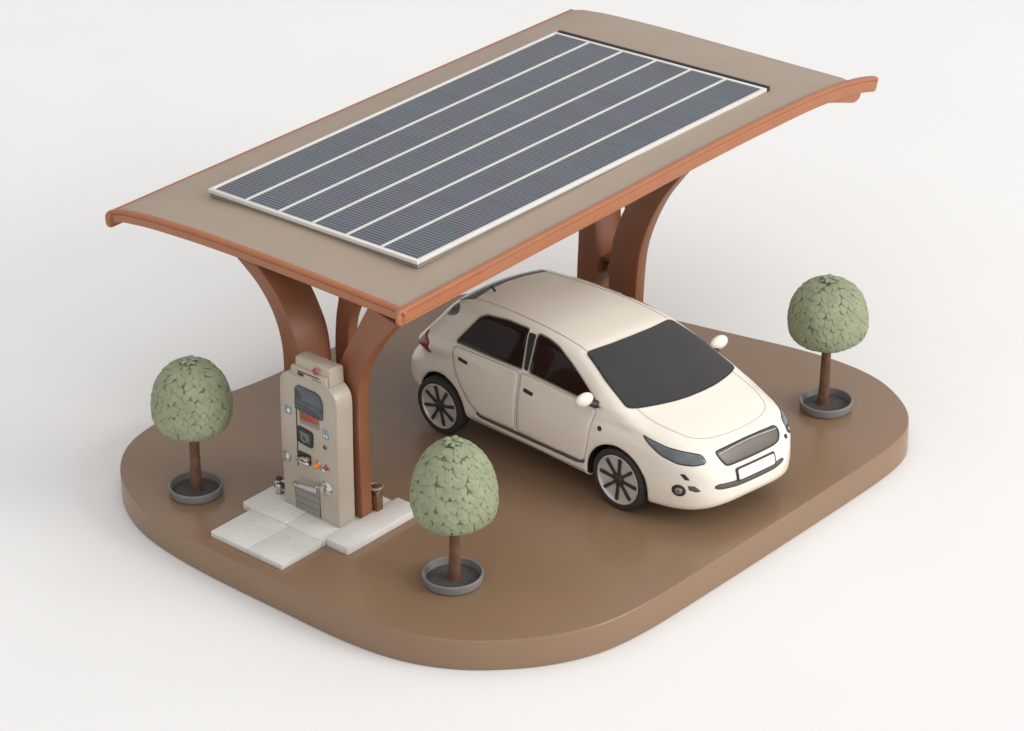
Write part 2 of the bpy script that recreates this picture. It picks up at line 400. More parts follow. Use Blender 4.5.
ROOF = curve([-1.8, -1.3, -.9, -.4, .1, .5, .9, 1.5], [1.46, 1.53, 1.57, 1.59, 1.58, 1.53, 1.44, 1.25])
def plan(x, y, z):
    b = .875 - .075 * np.clip(z - .55, 0, 1)**2 / .3 - .03 * np.clip(.5 - z, 0, .6)**2 / .09
    u = np.where(x > .3, (x - .3) / (1.95 - .1 * np.maximum(.42 - z, 0)), (.3 - x) / (2.41 - .25 * np.maximum(z - .62, 0) - .12 * np.maximum(.45 - z, 0)))
    n = np.where(x > .3, 4.1, 4.2)
    r = (np.abs(u)**n + (np.abs(y) / b)**n + 1e-9)**(1 / n)
    return (r - 1)
WHEELS = ((-1.28, .326, .326), (1.205, .347, .347))
def car_f(x, y, z):
    e = .004
    p = plan(x, y, z); gx = (plan(x + e, y, z) - p) / e; gy = (plan(x, y + e, z) - p) / e
    p = p / np.sqrt(gx * gx + gy * gy + .05)
    y2 = y * y
    low = smax(p, (z - HOOD(x) + .10 * y2) * .95, .20)
    low = smax(low, BELLY(x) - z, .10)
    top = z - ROOF(x) + .11 * y2
    ws = (x - 1.44 + .30 * y2) * .46 + (z - 1.10) * .888
    rear = -(x + 1.35 - .24 * y2) * .78 + (z - 1.53) * .626
    side = (np.abs(y) - .805 + .41 * np.maximum(z - 1.1, 0)) * .93
    g = smax(smax(smax(top, ws, .07), side, .10), rear, .12)
    g = smax(g, .98 - z, .05)
    f = smin(low, g, .07 + .16 * np.clip((-x - 1.1) / .4, 0, 1))
    for wx, wz, wr in WHEELS:
        d = np.sqrt((x - wx)**2 + (z - wz)**2) - wr - .042
        f = smax(f, -smax(d, .56 - np.abs(y), .02), .018)
    return f
def car_n(P):
    e = .003; x, y, z = P.T; g = np.stack([car_f(x+e,y,z)-car_f(x-e,y,z), car_f(x,y+e,z)-car_f(x,y-e,z), car_f(x,y,z+e)-car_f(x,y,z-e)], 1)
    return g / (np.linalg.norm(g, axis=1, keepdims=True) + 1e-12)
def cast(O, D, tmax, n=240):
    """first hit of the body along rays O + t D"""
    O = np.asarray(O, float); D = np.broadcast_to(np.asarray(D, float), O.shape)
    t = np.linspace(0, tmax, n)
    P = O[:, None, :] + t[None, :, None] * D[:, None, :]
    v = car_f(P[..., 0], P[..., 1], P[..., 2])
    hit = (v < 0).argmax(1); miss = ~(v < 0).any(1)
    near = np.abs(v).argmin(1); hit = np.where(miss, np.maximum(near, 1), np.maximum(hit, 1))
    a = t[hit - 1]; b = t[hit]
    for _ in range(24):
        m = (a + b) / 2; Q = O + m[:, None] * D; s = car_f(*Q.T) > 0
        a = np.where(s, m, a); b = np.where(s, b, m)
    return O + ((a + b) / 2)[:, None] * D
def under(t, o):
    o.parent = t
    o.matrix_parent_inverse = (Matrix.Translation(t.location) @ Matrix.Rotation(t.rotation_euler.z, 4, 'Z')).inverted(); return o

# ---------------------------------------------------------------- trees
EGG = curve([0, .04, .12, .25, .40, .55, .70, .82, .91, .97, 1.0], [0, 0, 0, 0, 0, 0, 0, 0, 0, 0, 0])
def egg_profile(kind):
    if kind == 'tall': return [(0, 0), (.45, .0), (.74, .025), (.90, .09), (.985, .2), (1.0, .32), (.965, .48), (.86, .65), (.70, .80), (.48, .92), (.24, .985), (0, 1.0)]
    return [(0, 0), (.45, .0), (.72, .03), (.90, .11), (.985, .23), (1.0, .36), (.97, .52), (.875, .69), (.71, .83), (.49, .935), (.25, .985), (0, 1.0)]
def crown_mesh(R, H, kind, seed, leaf=.128):
    r_ = np.random.default_rng(seed)
    prof = np.array(catmull(egg_profile(kind), 14)); prof[:, 0] = np.clip(prof[:, 0], 0, 2)
    prof = prof * np.array([R, H]); d = np.r_[0, np.cumsum(np.linalg.norm(np.diff(prof, axis=0), axis=1))]
    S = d[-1]
    def surf(s, th):      # arc length from the bottom, angle
        s = np.clip(s, 0, S); r = np.interp(s, d, prof[:, 0]); z = np.interp(s, d, prof[:, 1])
        e = .004; r2 = np.interp(np.clip(s + e, 0, S), d, prof[:, 0]); z2 = np.interp(np.clip(s + e, 0, S), d, prof[:, 1])
        r1 = np.interp(np.clip(s - e, 0, S), d, prof[:, 0]); z1 = np.interp(np.clip(s - e, 0, S), d, prof[:, 1])
        tr, tz = r2 - r1, z2 - z1; L = np.hypot(tr, tz) + 1e-9; nr, nz = tz / L, -tr / L
        lump = 1 + .012 * np.sin(3 * th + seed) + .010 * np.sin(5 * th + 2 * seed + 6 * s)
        return np.stack([r * lump * np.cos(th), r * lump * np.sin(th), z], -1), np.stack([nr * np.cos(th), nr * np.sin(th), nz], -1)
    V = []; F = []; A = []
    nl, nw = 9, 8
    U, W = np.meshgrid(np.linspace(0, 1, nl + 1), np.sin(np.linspace(-1, 1, nw + 1) * PI / 2), indexing='ij')
    EDGE = np.clip(np.maximum(np.clip((np.abs(W) - .70) / .30, 0, 1), np.clip((U - .90) / .10, 0, 1)), 0, 1).ravel().tolist()
    s = .30 * R
    rows = []
    while s < S - .02: rows.append(s); s += leaf * .50
    for ri, s0 in enumerate(rows):
        r0 = float(np.interp(s0, d, prof[:, 0])); m = max(5, int(round(2 * PI * r0 / (leaf * .58))))
        for k in range(m):
            th = 2 * PI * (k + .5 * (ri % 2) + r_.uniform(-.22, .22)) / m
            ss = s0 + r_.uniform(-.18, .18) * leaf
            L = leaf * r_.uniform(.88, 1.18); wd = leaf * r_.uniform(.36, .46); rot = r_.normal(0, .34); bend = r_.uniform(-.25, .25)
            # leaf plane: u from the root (up the crown) to the tip (down the crown)
            wide = wd * (np.clip(np.sin(PI * U ** .80), 0, 1) ** .75) * (1 - .12 * U)
            lx = W * wide + bend * L * (U - .5) ** 2; ly = -(U - .42) * L
            cx = lx * math.cos(rot) - ly * math.sin(rot); cy = lx * math.sin(rot) + ly * math.cos(rot)
            rr = max(r0, .06)
            P, N = surf(ss + cy, th + cx / np.maximum(np.interp(np.clip(ss + cy, 0, S), d, prof[:, 0]), .05))
            dome = .009 * (1 - np.abs(W) ** 5) * np.clip(np.sin(PI * np.clip(U, .02, .98)) * 2.2, 0, 1)
            rib = -.003 * np.exp(-(W / .2) ** 2) * np.sin(PI * U)
            tilt = -.006 + .012 * U + r_.uniform(-.0025, .003)
            Q = P + N * (dome + rib + tilt)[..., None]
            b0 = len(V); V.extend(Q.reshape(-1, 3).tolist()); A.extend(EDGE)
            for i in range(nl):
                for j in range(nw):
                    a = b0 + i * (nw + 1) + j; F.append((a, a + nw + 1, a + nw + 2, a + 1))
    # whorl of small pointed leaves on the very top
    for k in range(9):
        th = 2 * PI * k / 9 + r_.uniform(-.2, .2); L = leaf * .72
        wide = leaf * .26 * (np.clip(np.sin(PI * U ** .8), 0, 1) ** .8)
        x = .01 + U * L; y = W * wide
        rr = np.hypot(x, y); tt = th + np.arctan2(y, x)
        P, N = surf(S - rr, tt)
        Q = P + N * (.020 + .012 * (1 - W ** 2) + .018 * np.sin(PI * U) * (k % 2))[..., None]
        b0 = len(V); V.extend(Q.reshape(-1, 3).tolist()); A.extend(EDGE)
        for i in range(nl):
            for j in range(nw):
                a = b0 + i * (nw + 1) + j; F.append((a, a + nw + 1, a + nw + 2, a + 1))
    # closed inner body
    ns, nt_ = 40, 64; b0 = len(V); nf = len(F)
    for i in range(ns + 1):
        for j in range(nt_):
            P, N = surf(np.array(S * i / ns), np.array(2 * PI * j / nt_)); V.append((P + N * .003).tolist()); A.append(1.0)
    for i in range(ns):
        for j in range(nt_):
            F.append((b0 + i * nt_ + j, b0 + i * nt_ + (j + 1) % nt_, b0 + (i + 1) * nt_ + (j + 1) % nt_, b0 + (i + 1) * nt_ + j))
    return V, F, nf, A
def tree(x, y, label, R, H, zb, kind, seed, lean=0., rd=.30, rz=0., squash=1.0, foot=0.):
    t = thing('potted_tree', label, 'tree', (x, y, 0), rz, 'small round trees in shallow grey dishes')
    V, F, nf, A = crown_mesh(R, H, kind, seed)
    V = [(p[0] + lean, p[1] * squash, p[2] + zb) for p in V]
    o = pyobj('crown', V, F, [M['leaf'], M['leaf_gap_shade']], t, angle=None)
    at = o.data.attributes.new('crack_shade', 'FLOAT', 'POINT'); at.data.foreach_set('value', A)
    idx = np.zeros(len(F), np.int32); idx[nf:] = 1; o.data.polygons.foreach_set('material_index', idx)
    pts = catmull([(foot, 0, .02), (foot * .9 + .006, 0, .15), (foot * .4 + lean * .55, 0, .35), (lean * .9, 0, zb + .06)], 6); n = len(pts)
    obj('trunk', tube(pts, [.072 - .022 * (i / (n - 1)) ** .7 for i in range(n)], 18), M['bark'], t)
    dsh = obj('planter_dish', lathe([(0, .003), (rd * .92, .003), (rd * .955, .012), (rd * .98, .035), (rd, .098), (rd - .005, .106), (rd - .018, .106), (rd - .024, .100), (rd - .036, .03), (rd - .06, .026)], 56), M['dish'], t)
    obj('soil', lathe([(0, .042), (rd * .5, .040), (rd - .040, .034), (rd - .040, .028)], 40), M['soil'], dsh)
    return t
tree(-2.365, -2.54, 'round sage green tree in a grey dish left of the charging station', .408, .775, .765, 'round', 3, lean=.035, rd=.285)
tree(.855, -2.12, 'egg shaped pale green tree in a grey dish nearest the front curve of the platform', .420, .865, .715, 'tall', 5, lean=.05, foot=.02, rd=.305)
tree(1.565, 3.10, 'dome shaped green tree with leaning trunk standing beyond the car nose', .422, .715, .812, 'round', 11, lean=-.015, foot=-.05, rd=.29)

# ---------------------------------------------------------------- paving slabs
def slab(x0, x1, y0, y1, z, label, r=.012):
    bm = prism([tuple(p) for p in roundpoly([(x0, y0), (x1, y0), (x1, y1), (x0, y1)], r, 3)], 'z', .0, z, .006, 2)
    for v in bm.verts: v.co -= Vector(((x0 + x1) / 2, (y0 + y1) / 2, 0))
    o = obj('paving_slab', bm, M['slab'], angle=40); o.location = ((x0 + x1) / 2, (y0 + y1) / 2, .001)
    return tag(o, label, 'paving slab', 'white stone slabs under the charging station', 'thing')
slab(-1.60, -1.0725, -3.06, -2.484, .062, 'white stone slab at the platform edge, left one of the front pair')
slab(-1.069, -.585, -3.06, -2.484, .062, 'white stone slab at the platform edge, right one of the front pair')
slab(-1.74, -1.105, -2.48, -1.44, .088, 'raised white stone slab under the left half of the charging station', .03)
slab(-1.10, -.585, -2.48, -1.44, .066, 'white stone slab under the right half of the charging station')
slab(-.58, -.275, -2.44, -1.38, .088, 'narrow raised white stone slab under the foot of the terracotta post', .025)

# ---------------------------------------------------------------- charging station
ST = thing('charging_station', 'beige charging station with screen, buttons and chrome handle', 'charging station', (-1.01, -2.07, .075))
st = lambda o: under(ST, o)
YF, YB = -2.19, -1.965
out = [(-1.400, .068), (-.625, .068), (-.605, .9), (-.585, 1.45), (-.60, 1.56), (-.68, 1.64), (-.80, 1.66), (-1.20, 1.66), (-1.32, 1.625), (-1.375, 1.56), (-1.385, 1.45), (-1.405, .9)]
out = roundpoly(out, [.01, .01, .1, .06, .06, .06, .06, .06, .06, .06, .06, .1], 5)
st(obj('cabinet', prism([tuple(p) for p in out], 'y', YF, YB, .022, 3, ang=50), M['station'], angle=40))
# head unit with overhanging ledge
bm = prism([tuple(p) for p in roundpoly([(-2.165, 1.64), (-1.965, 1.64), (-1.965, 1.825), (-2.10, 1.852), (-2.165, 1.84)], [.01, .01, .03, .04, .025], 4)], 'x', -1.165, -.690, .014, 3, ang=50)
hd = st(obj('head_unit', bm, M['station'], angle=40))
st(obj('head_ledge', prism([tuple(p) for p in roundpoly([(-2.20, 1.645), (-2.15, 1.645), (-2.15, 1.752), (-2.185, 1.748), (-2.20, 1.735)], [.005, .005, .005, .012, .012], 3)], 'x', -1.20, -.715, .008, 2, ang=50), M['station'], angle=40))
o = st(obj('indicator_lens', lathe([(0, -.014), (.02, -.012), (.032, -.005), (.036, .004), (.036, .012)], 24, (-.845, -2.212, 1.795), 'y'), M['red'])); o['label'] = 'small red lens on the head unit'
st(obj('slot', box(-1.10, -.80, -2.2075, -2.199, 1.716, 1.724, .002), M['black']))
st(obj('lock_plate', box(-1.10, -1.02, -2.2085, -2.199, 1.675, 1.704, .004), M['black']))
st(obj('name_strip', box(-.90, -.775, -2.2075, -2.199, 1.682, 1.692, .002), M['grey']))
def face(name, pts, z0, material, r=.015, d0=.012, d1=.004, bw=.004, parent=None, seg=4):
    """flat raised piece on the front face; pts in x, z"""
    o = obj(name, prism([tuple(p) for p in roundpoly(pts, r, seg)], 'y', YF - d0, YF + d1, bw, 2, ang=50), material, angle=40)
    return st(o)
face('groove', [(-1.185, .60), (-1.172, .60), (-1.148, 1.50), (-1.162, 1.50)], 0, M['black'], .002, .003, .003, .001)
sb = face('screen_hood', [(-1.165, 1.275), (-.785, 1.255), (-.775, 1.44), (-.80, 1.51), (-.86, 1.545), (-1.12, 1.55), (-1.155, 1.52)], 0, M['screen'], [.01, .012, .05, .05, .05, .05, .03], .022, .004, .008)
st(obj('screen_lip', prism([tuple(p) for p in roundpoly([(YF - .02, 1.33), (YF - .034, 1.345), (YF - .036, 1.362), (YF - .02, 1.405)], .006, 3)], 'x', -1.15, -.79, .005, 2), M['screen']))
face('display_bezel', [(-1.12, 1.125), (-.845, 1.125), (-.845, 1.262), (-1.12, 1.262)], 0, M['grey'], .01, .010)
o = face('display', [(-1.095, 1.175), (-.852, 1.175), (-.852, 1.255), (-1.095, 1.255)], 0, M['orange'], .006, .015, .0, .002); o['label'] = 'orange lit looking display'
for i in range(3): face('display_line', [(-1.08, 1.188 + i * .022), (-.87 - .03 * (i % 2), 1.188 + i * .022), (-.87 - .03 * (i % 2), 1.195 + i * .022), (-1.08, 1.195 + i * .022)], 0, M['red'], .001, .017, .0, .0005)
face('card_reader', [(-1.155, .895), (-.945, .875), (-.935, 1.06), (-1.155, 1.085)], 0, M['black'], .035, .018, .004, .006)
face('reader_panel', [(-1.12, .925), (-.97, .912), (-.965, 1.035), (-1.12, 1.05)], 0, M['screen'], .03, .024, .0, .004)
st(obj('reader_ring', tube([(-1.043 + .045 * math.cos(t), YF - .026, .98 + .045 * math.sin(t)) for t in np.linspace(0, 2 * PI, 25)[:-1]], .006, 6, True), M['grey']))
# lever valve below the reader
face('valve_plate', [(-1.17, .665), (-.985, .665), (-.985, .785), (-1.17, .785)], 0, M['black'], .02, .012)
bm = tube([(-1.18, YF - .02, .695), (-1.14, YF - .05, .715), (-1.08, YF - .055, .745), (-1.03, YF - .05, .755)], [.014, .018, .016, .02], 10)
bm = lathe([(0, -.03), (.028, -.026), (.034, 0), (.03, .02)], 16, (-1.02, YF - .03, .735), 'y', bm)
bm = tube([(-1.13, YF - .03, .690), (-1.02, YF - .045, .70), (-.995, YF - .03, .69)], [.014, .018, .012], 10, bm=bm)
st(obj('valve_lever', bm, M['chrome']))
def knob(name, x, z, r, d, material, ring=None):
    o = st(obj(name, lathe([(0, -d), (r * .55, -d * .94), (r * .88, -d * .68), (r, -d * .3), (r, .004)], 24, (x, YF, z), 'y'), material))
    if ring: st(obj(name + '_collar', lathe([(r * .9, -.012), (r * 1.22, -.014), (r * 1.32, -.006), (r * 1.32, .004)], 24, (x, YF, z), 'y'), ring))
    return o
o = knob('button', -.895, .705, .043, .05, M['obutton'], M['chrome']); o['label'] = 'round orange push button'
o = knob('button', -.765, .725, .030, .04, M['red'], M['chrome']); o['label'] = 'small red push button'
knob('button', -.79, .695, .020, .035, M['white'])
knob('keyhole', -.775, .955, .022, .014, M['black'], M['silver'])
knob('dial', -1.335, .655, .048, .030, M['chrome'], M['silver'])
st(obj('dial_grip', box(-1.343, -1.327, YF - .05, YF - .02, .615, .70, .004), M['silver']))
o = face('sticker', [(-1.325, 1.165), (-1.235, 1.165), (-1.235, 1.255), (-1.325, 1.255)], 0, M['teal'], .008, .0035, .002, .001); o['label'] = 'teal sticker with a white drop'
st(obj('sticker_mark', lathe([(0, -.001), (.022, -.001), (.022, .001)], 16, (-1.272, YF - .004, 1.205), 'y'), M['white']))
face('sticker', [(-.80, 1.135), (-.725, 1.13), (-.725, 1.155), (-.80, 1.16)], 0, M['teal'], .003, .0035, .002, .001)
face('sticker', [(-.80, 1.055), (-.715, 1.05), (-.715, 1.115), (-.80, 1.12)], 0, M['teal'], .003, .0035, .002, .001)
for i in range(2): face('sticker_mark', [(-.785 + .035 * i, 1.068), (-.768 + .035 * i, 1.067), (-.768 + .035 * i, 1.1), (-.785 + .035 * i, 1.1)], 0, M['white'], .001, .0048, .0, .0005)
# service door
sd = face('service_door', [(-1.235, .095), (-.895, .095), (-.885, .40), (-1.225, .40)], 0, M['grey'], .006, .008, .004, .002)
for z in (.17, .25, .33): st(obj('door_groove', box(-1.228, -.893, YF - .0095, YF - .006, z - .002, z + .002), M['grille'], smooth=False))
for x, dx in ((-1.236, .01), (-.89, .005)): st(obj('door_groove', box(x - .004, x + .004, YF - .004, YF, .09, .405), M['black'], smooth=False))
# chrome handle: rosette, yoke and long lever
bm = lathe([(0, -.035), (.03, -.035), (.05, -.028), (.072, -.016), (.082, -.006), (.082, .003)], 32, (-.785, YF, .475), 'y')
bm = lathe([(0, -.085), (.025, -.083), (.036, -.07), (.036, 0)], 20, (-.86, YF, .470), 'y', bm)
bm = tube([(-.80, YF - .04, .44), (-.79, YF - .06, .49), (-.77, YF - .05, .53)], [.022, .026, .018], 12, bm=bm)
h = st(obj('handle', bm, M['chrome']))
st(obj('handle_lever', tube([(-.83, YF - .075, .465), (-.93, YF - .08, .455), (-1.05, YF - .085, .445), (-1.16, YF - .085, .435), (-1.19, YF - .08, .433)], [.034, .032, .028, .027, .018], 14), M['chrome']))

# ---------------------------------------------------------------- small fittings standing on the slabs
tp = thing('water_tap', 'small chrome tap standing on the slab left of the charging station', 'tap', (-1.575, -2.10, .090))
obj('spout', lathe([(0, 0), (.045, 0), (.045, .012), (.03, .02), (.028, .06), (.05, .075), (.056, .10), (.048, .125), (.02, .135), (.018, .165), (.0, .17)], 20), M['chrome'], tp)
obj('tap_handle', lathe([(0, -.012), (.03, -.012), (.036, 0), (.03, .012), (0, .012)], 16, (0.005, 0, .175), 'z'), M['black'], tp)
obj('nozzle', tube([(.02, 0, .09), (.08, .02, .095), (.11, .03, .08)], [.026, .024, .028], 12), M['black'], tp)
bo = thing('bollard_lamp', 'short bronze bollard with a ring cap beside the terracotta post', 'bollard', (-.585, -1.69, .090))
obj('bollard_body', prism([(-.055, -.045), (.055, -.045), (.055, .045), (-.055, .045)], 'z', 0, .22, .012, 3), M['bronze'], bo)
obj('inset', box(-.028, .028, -.0485, -.040, .03, .18, .004), M['post'], bo)
cpx = obj('cap', lathe([(0, .215), (.05, .215), (.062, .228), (.064, .255), (.056, .272), (.03, .282), (0, .284)], 28), M['bronze'], bo)
obj('ring', tube([(.068 * math.cos(t), .068 * math.sin(t), .262) for t in np.linspace(0, 2 * PI, 33)[:-1]], .012, 8, True), M['silver'], cpx)
# ---------------------------------------------------------------- car meshes
KS = .119                                    # the car's slightly swept plan
def shear(P): P = np.array(P, float); P[..., 0] += KS * P[..., 1]; return P
CAR = thing('parked_car', 'cream hatchback parked half under the terracotta carport', 'car', (.121, .850, 0), math.radians(-1.51))
def body_mesh(h=.022):
    ax = [np.arange(-2.16, 2.40, h), np.arange(-.99, .99 + h, h), np.arange(.10, 1.72, h)]
    nx, ny, nz = map(len, ax)
    X, Y, Z = np.meshgrid(*ax, indexing='ij')
    f = car_f(X.ravel(), Y.ravel(), Z.ravel()).reshape(nx, ny, nz)
    s = f < 0
    cnt = np.zeros((nx-1, ny-1, nz-1)); acc = np.zeros((nx-1, ny-1, nz-1, 3))
    cs = [(i, j, k) for i in (0, 1) for j in (0, 1) for k in (0, 1)]
    sub = lambda a, c: a[c[0]:nx-1+c[0], c[1]:ny-1+c[1], c[2]:nz-1+c[2]]
    for c in cs:
        for a in range(3):
            if c[a]: continue
            d = list(c); d[a] = 1; d = tuple(d)
            f0, f1 = sub(f, c), sub(f, d); cr = (f0 < 0) != (f1 < 0)
            t = np.where(cr, f0 / np.where(cr, f0 - f1, 1), 0)
            p = np.zeros(f0.shape + (3,)); p[..., 0], p[..., 1], p[..., 2] = c; p[..., a] = t
            acc += p * cr[..., None]; cnt += cr
    act = cnt > 0; idx = -np.ones(act.shape, int); idx[act] = np.arange(act.sum())
    I = np.argwhere(act); V = (I + acc[act] / cnt[act][:, None]) * h + np.array([a[0] for a in ax])
    for _ in range(3):
        e = .004; v = car_f(*V.T); g = np.stack([car_f(V[:,0]+e,V[:,1],V[:,2])-car_f(V[:,0]-e,V[:,1],V[:,2]), car_f(V[:,0],V[:,1]+e,V[:,2])-car_f(V[:,0],V[:,1]-e,V[:,2]), car_f(V[:,0],V[:,1],V[:,2]+e)-car_f(V[:,0],V[:,1],V[:,2]-e)], 1) / (2*e)
        V = V - np.clip(v / (np.sum(g*g, 1) + 1e-6), -.01, .01)[:, None] * g * .9
    F = []
    for a in range(3):
        b, c = (a + 1) % 3, (a + 2) % 3
        lo = [slice(None)] * 3; hi = [slice(None)] * 3; lo[a] = slice(0, -1); hi[a] = slice(1, None)
        cr = s[tuple(lo)] != s[tuple(hi)]; E = np.argwhere(cr)
        E = E[(E[:, b] > 0) & (E[:, c] > 0) & (E[:, b] < f.shape[b]-1) & (E[:, c] < f.shape[c]-1)]
        ins = s[tuple(E.T)]
        q = []
        for db, dc in ((1, 1), (0, 1), (0, 0), (1, 0)):
            K = E.copy(); K[:, b] -= db; K[:, c] -= dc; q.append(idx[tuple(K.T)])
        q = np.stack(q, 1); q[~ins] = q[~ins][:, ::-1]
        F.append(q)
    return V, np.concatenate(F)
V, F = body_mesh()
fc = V[F].mean(1)
inarch = np.zeros(len(F), bool)
for wx, wz, wr in WHEELS: inarch |= (np.hypot(fc[:, 0] - wx, fc[:, 2] - wz) < wr + .046) & (np.abs(fc[:, 1]) < .840)
under_ = fc[:, 2] < BELLY(fc[:, 0]) + .02
me = bpy.data.meshes.new('body'); me.from_pydata(shear(V).tolist(), [], F.tolist()); me.update()
body = link('body', me, [M['car'], M['black']], CAR)
me.polygons.foreach_set('material_index', (inarch | under_ & (np.abs(fc[:, 1]) < .7)).astype(np.int32))

VIEW = {'R': ((1, 0, 0), (0, 0, 1), (0, 1, 0)), 'F': ((0, 1, 0), (0, 0, 1), (-1, 0, 0)), 'T': ((1, 0, 0), (0, 1, 0), (0, 0, -1)), 'B': ((0, -1, 0), (0, 0, 1), (1, 0, 0)),
        'RF': ((.707, .707, 0), (0, 0, 1), (-.707, .707, 0)), 'RB': ((.64, -.768, 0), (0, 0, 1), (.768, .64, 0)), 'WS': ((0, 1, 0), (-.888, 0, .46), (-.46, 0, -.888))}
def outline(pts3, view, r=None, step=.02, smooth=False):
    e1, e2, d = (np.array(v, float) for v in VIEW[view])
    P = np.array(pts3, float); Q = np.stack([P @ e1, P @ e2], 1)
    Q = np.array(catmull(list(Q), 8, True)) if smooth else (np.array(roundpoly(list(Q), r, 6)) if r else Q)
    return resample(list(Q), step)
def onto(Q, view, lift=0.):
    e1, e2, d = (np.array(v, float) for v in VIEW[view])
    O = Q[:, :1] * e1 + Q[:, 1:] * e2 - d * 3.2
    P = cast(O, d, 5.2, 520); N = car_n(P)
    return P + N * (lift if np.ndim(lift) == 0 else np.asarray(lift)[:, None]), N
def patch(name, pts3, view, material, off=.005, edge=.015, r=.03, step=.025, smooth=False, parent=None, mirror=False, depth=.012, dome=0.):
    """panel that follows the body inside an outline, with rolled edges and a skirt"""
    Q = outline(pts3, view, r, step, smooth); n = len(Q)
    lo, hi = Q.min(0), Q.max(0); st_ = step * 1.05
    gx, gy = np.meshgrid(np.arange(lo[0], hi[0], st_), np.arange(lo[1], hi[1], st_ * .9), indexing='ij')
    G = np.stack([gx.ravel(), gy.ravel()], 1); G[:, 0] += 0
    A = Q; B = np.roll(Q, -1, 0)
    def dist(P):
        ab = B - A; t = np.clip(((P[:, None] - A) * ab).sum(-1) / (ab * ab).sum(-1), 0, 1)
        return np.linalg.norm(P[:, None] - (A + t[..., None] * ab), axis=-1).min(1)
    x, y = G[:, :1], G[:, 1:]
    c = ((A[:, 1] > y) != (B[:, 1] > y)) & (x < (B[:, 0] - A[:, 0]) * (y - A[:, 1]) / np.where(B[:, 1] == A[:, 1], 1e-9, B[:, 1] - A[:, 1]) + A[:, 0])
    G = G[(c.sum(1) % 2 == 1)]
    if len(G): G = G[dist(G) > st_ * .55]
    # second ring close to the edge so that the roll is crisp
    t = np.roll(Q, -1, 0) - np.roll(Q, 1, 0); t /= np.linalg.norm(t, axis=1, keepdims=True) + 1e-9
    area = np.sum(Q[:, 0] * np.roll(Q[:, 1], -1) - np.roll(Q[:, 0], -1) * Q[:, 1]); sg = 1 if area > 0 else -1
    R2 = Q + sg * np.stack([-t[:, 1], t[:, 0]], 1) * edge * .6
    if len(G): G = G[dist(G) > edge * .9]
    pts = np.vstack([Q, R2, G])
    res = delaunay_2d_cdt([Vector(p) for p in pts], [(i, (i + 1) % n) for i in range(n)], [], 1, 1e-5)
    pv = np.array([tuple(v) for v in res[0]]); faces = [tuple(f) for f in res[2]]
    dd = dist(pv); k = np.clip(dd / edge, 0, 1); roll = np.sqrt(np.clip(1 - (1 - k) ** 2, 0, 1))
    P, N = onto(pv, view, -.003 + (off + .003) * roll + dome * np.clip(dd / (dd.max() + 1e-9), 0, 1) ** .6)
    # skirt
    lut = {tuple(np.round(p, 5)): i for i, p in enumerate(pv)}
    bi = [int(np.argmin(((pv - q) ** 2).sum(1))) for q in Q]
    base = len(P); P = np.vstack([P, P[bi] - N[bi] * depth])
    faces += [(bi[i], bi[(i + 1) % n], base + (i + 1) % n, base + i) for i in range(n)]
    if mirror: P[:, 1] *= -1
    q = bmesh.new(); vs = [q.verts.new(p) for p in shear(P)]
    for f in faces:
        if len(set(f)) > 2:
            try: q.faces.new([vs[i] for i in f])
            except ValueError: pass
    for v in [v for v in q.verts if not v.link_faces]: q.verts.remove(v)
    bmesh.ops.recalc_face_normals(q, faces=q.faces)
    # the patch is open at the back: make sure it faces outwards
    nb = Vector(N[len(N) // 2]); 
    if mirror: nb.y *= -1
    s = sum((f.normal.dot(nb) * f.calc_area() for f in q.faces), 0.)
    if s < 0: bmesh.ops.reverse_faces(q, faces=q.faces)
    me = bpy.data.meshes.new(name); q.to_mesh(me); q.free()
    o = link(name, me, material, parent or CAR); me.set_sharp_from_angle(angle=math.radians(50)); return o
def line(name, pts3, view, r, material, closed=False, lift=.0, parent=None, mirror=False, smooth=True, step=.03, corner=.04):
    e1, e2, d = (np.array(v, float) for v in VIEW[view])
    P = np.array(pts3, float); Q = np.stack([P @ e1, P @ e2], 1)
    if closed: Q = resample(list(catmull(list(Q), 8, True)) if smooth else list(roundpoly(list(Q), corner, 6)), step)
    else: Q = resample(np.array(catmull(list(Q), 8)) if smooth else Q, step, False)
    W, N = onto(Q, view, lift)
    if mirror: W[:, 1] *= -1
    return obj(name, tube(shear(W), r, 7, closed), material, parent or CAR)
SIDES = (False, True)
# glazing
WS = [(.535, -.575, 1.48), (.59, -.28, 1.5), (.61, 0, 1.51), (.60, .28, 1.5), (.555, .555, 1.48), (.90, .655, 1.33), (1.285, .725, 1.13), (1.345, .60, 1.12), (1.392, .45, 1.12), (1.425, .28, 1.11), (1.44, .1, 1.11), (1.435, -.1, 1.11), (1.405, -.28, 1.11), (1.355, -.45, 1.12), (1.295, -.60, 1.12), (1.225, -.71, 1.13), (.88, -.66, 1.33)]
patch('windshield', WS, 'WS', M['glass'], off=.012, edge=.012, r=.045, step=.03)
line('windshield_seal', WS, 'WS', .0065, M['black'], True, .006, smooth=False, corner=.045)
RW = [(-1.085, -.80, 1.135), (-.955, -.73, 1.32), (-.86, -.68, 1.455), (-.78, -.65, 1.495), (-.50, -.64, 1.520), (-.19, -.64, 1.520), (-.125, -.8, 1.135), (-.6, -.8, 1.13)]
FW = [(-.075, -.63, 1.515), (.09, -.64, 1.505), (.26, -.65, 1.47), (.46, -.69, 1.385), (.66, -.75, 1.275), (.82, -.78, 1.18), (.985, -.83, 1.075), (.90, -.82, 1.08), (.62, -.81, 1.10), (.30, -.81, 1.115), (-.045, -.8, 1.13)]
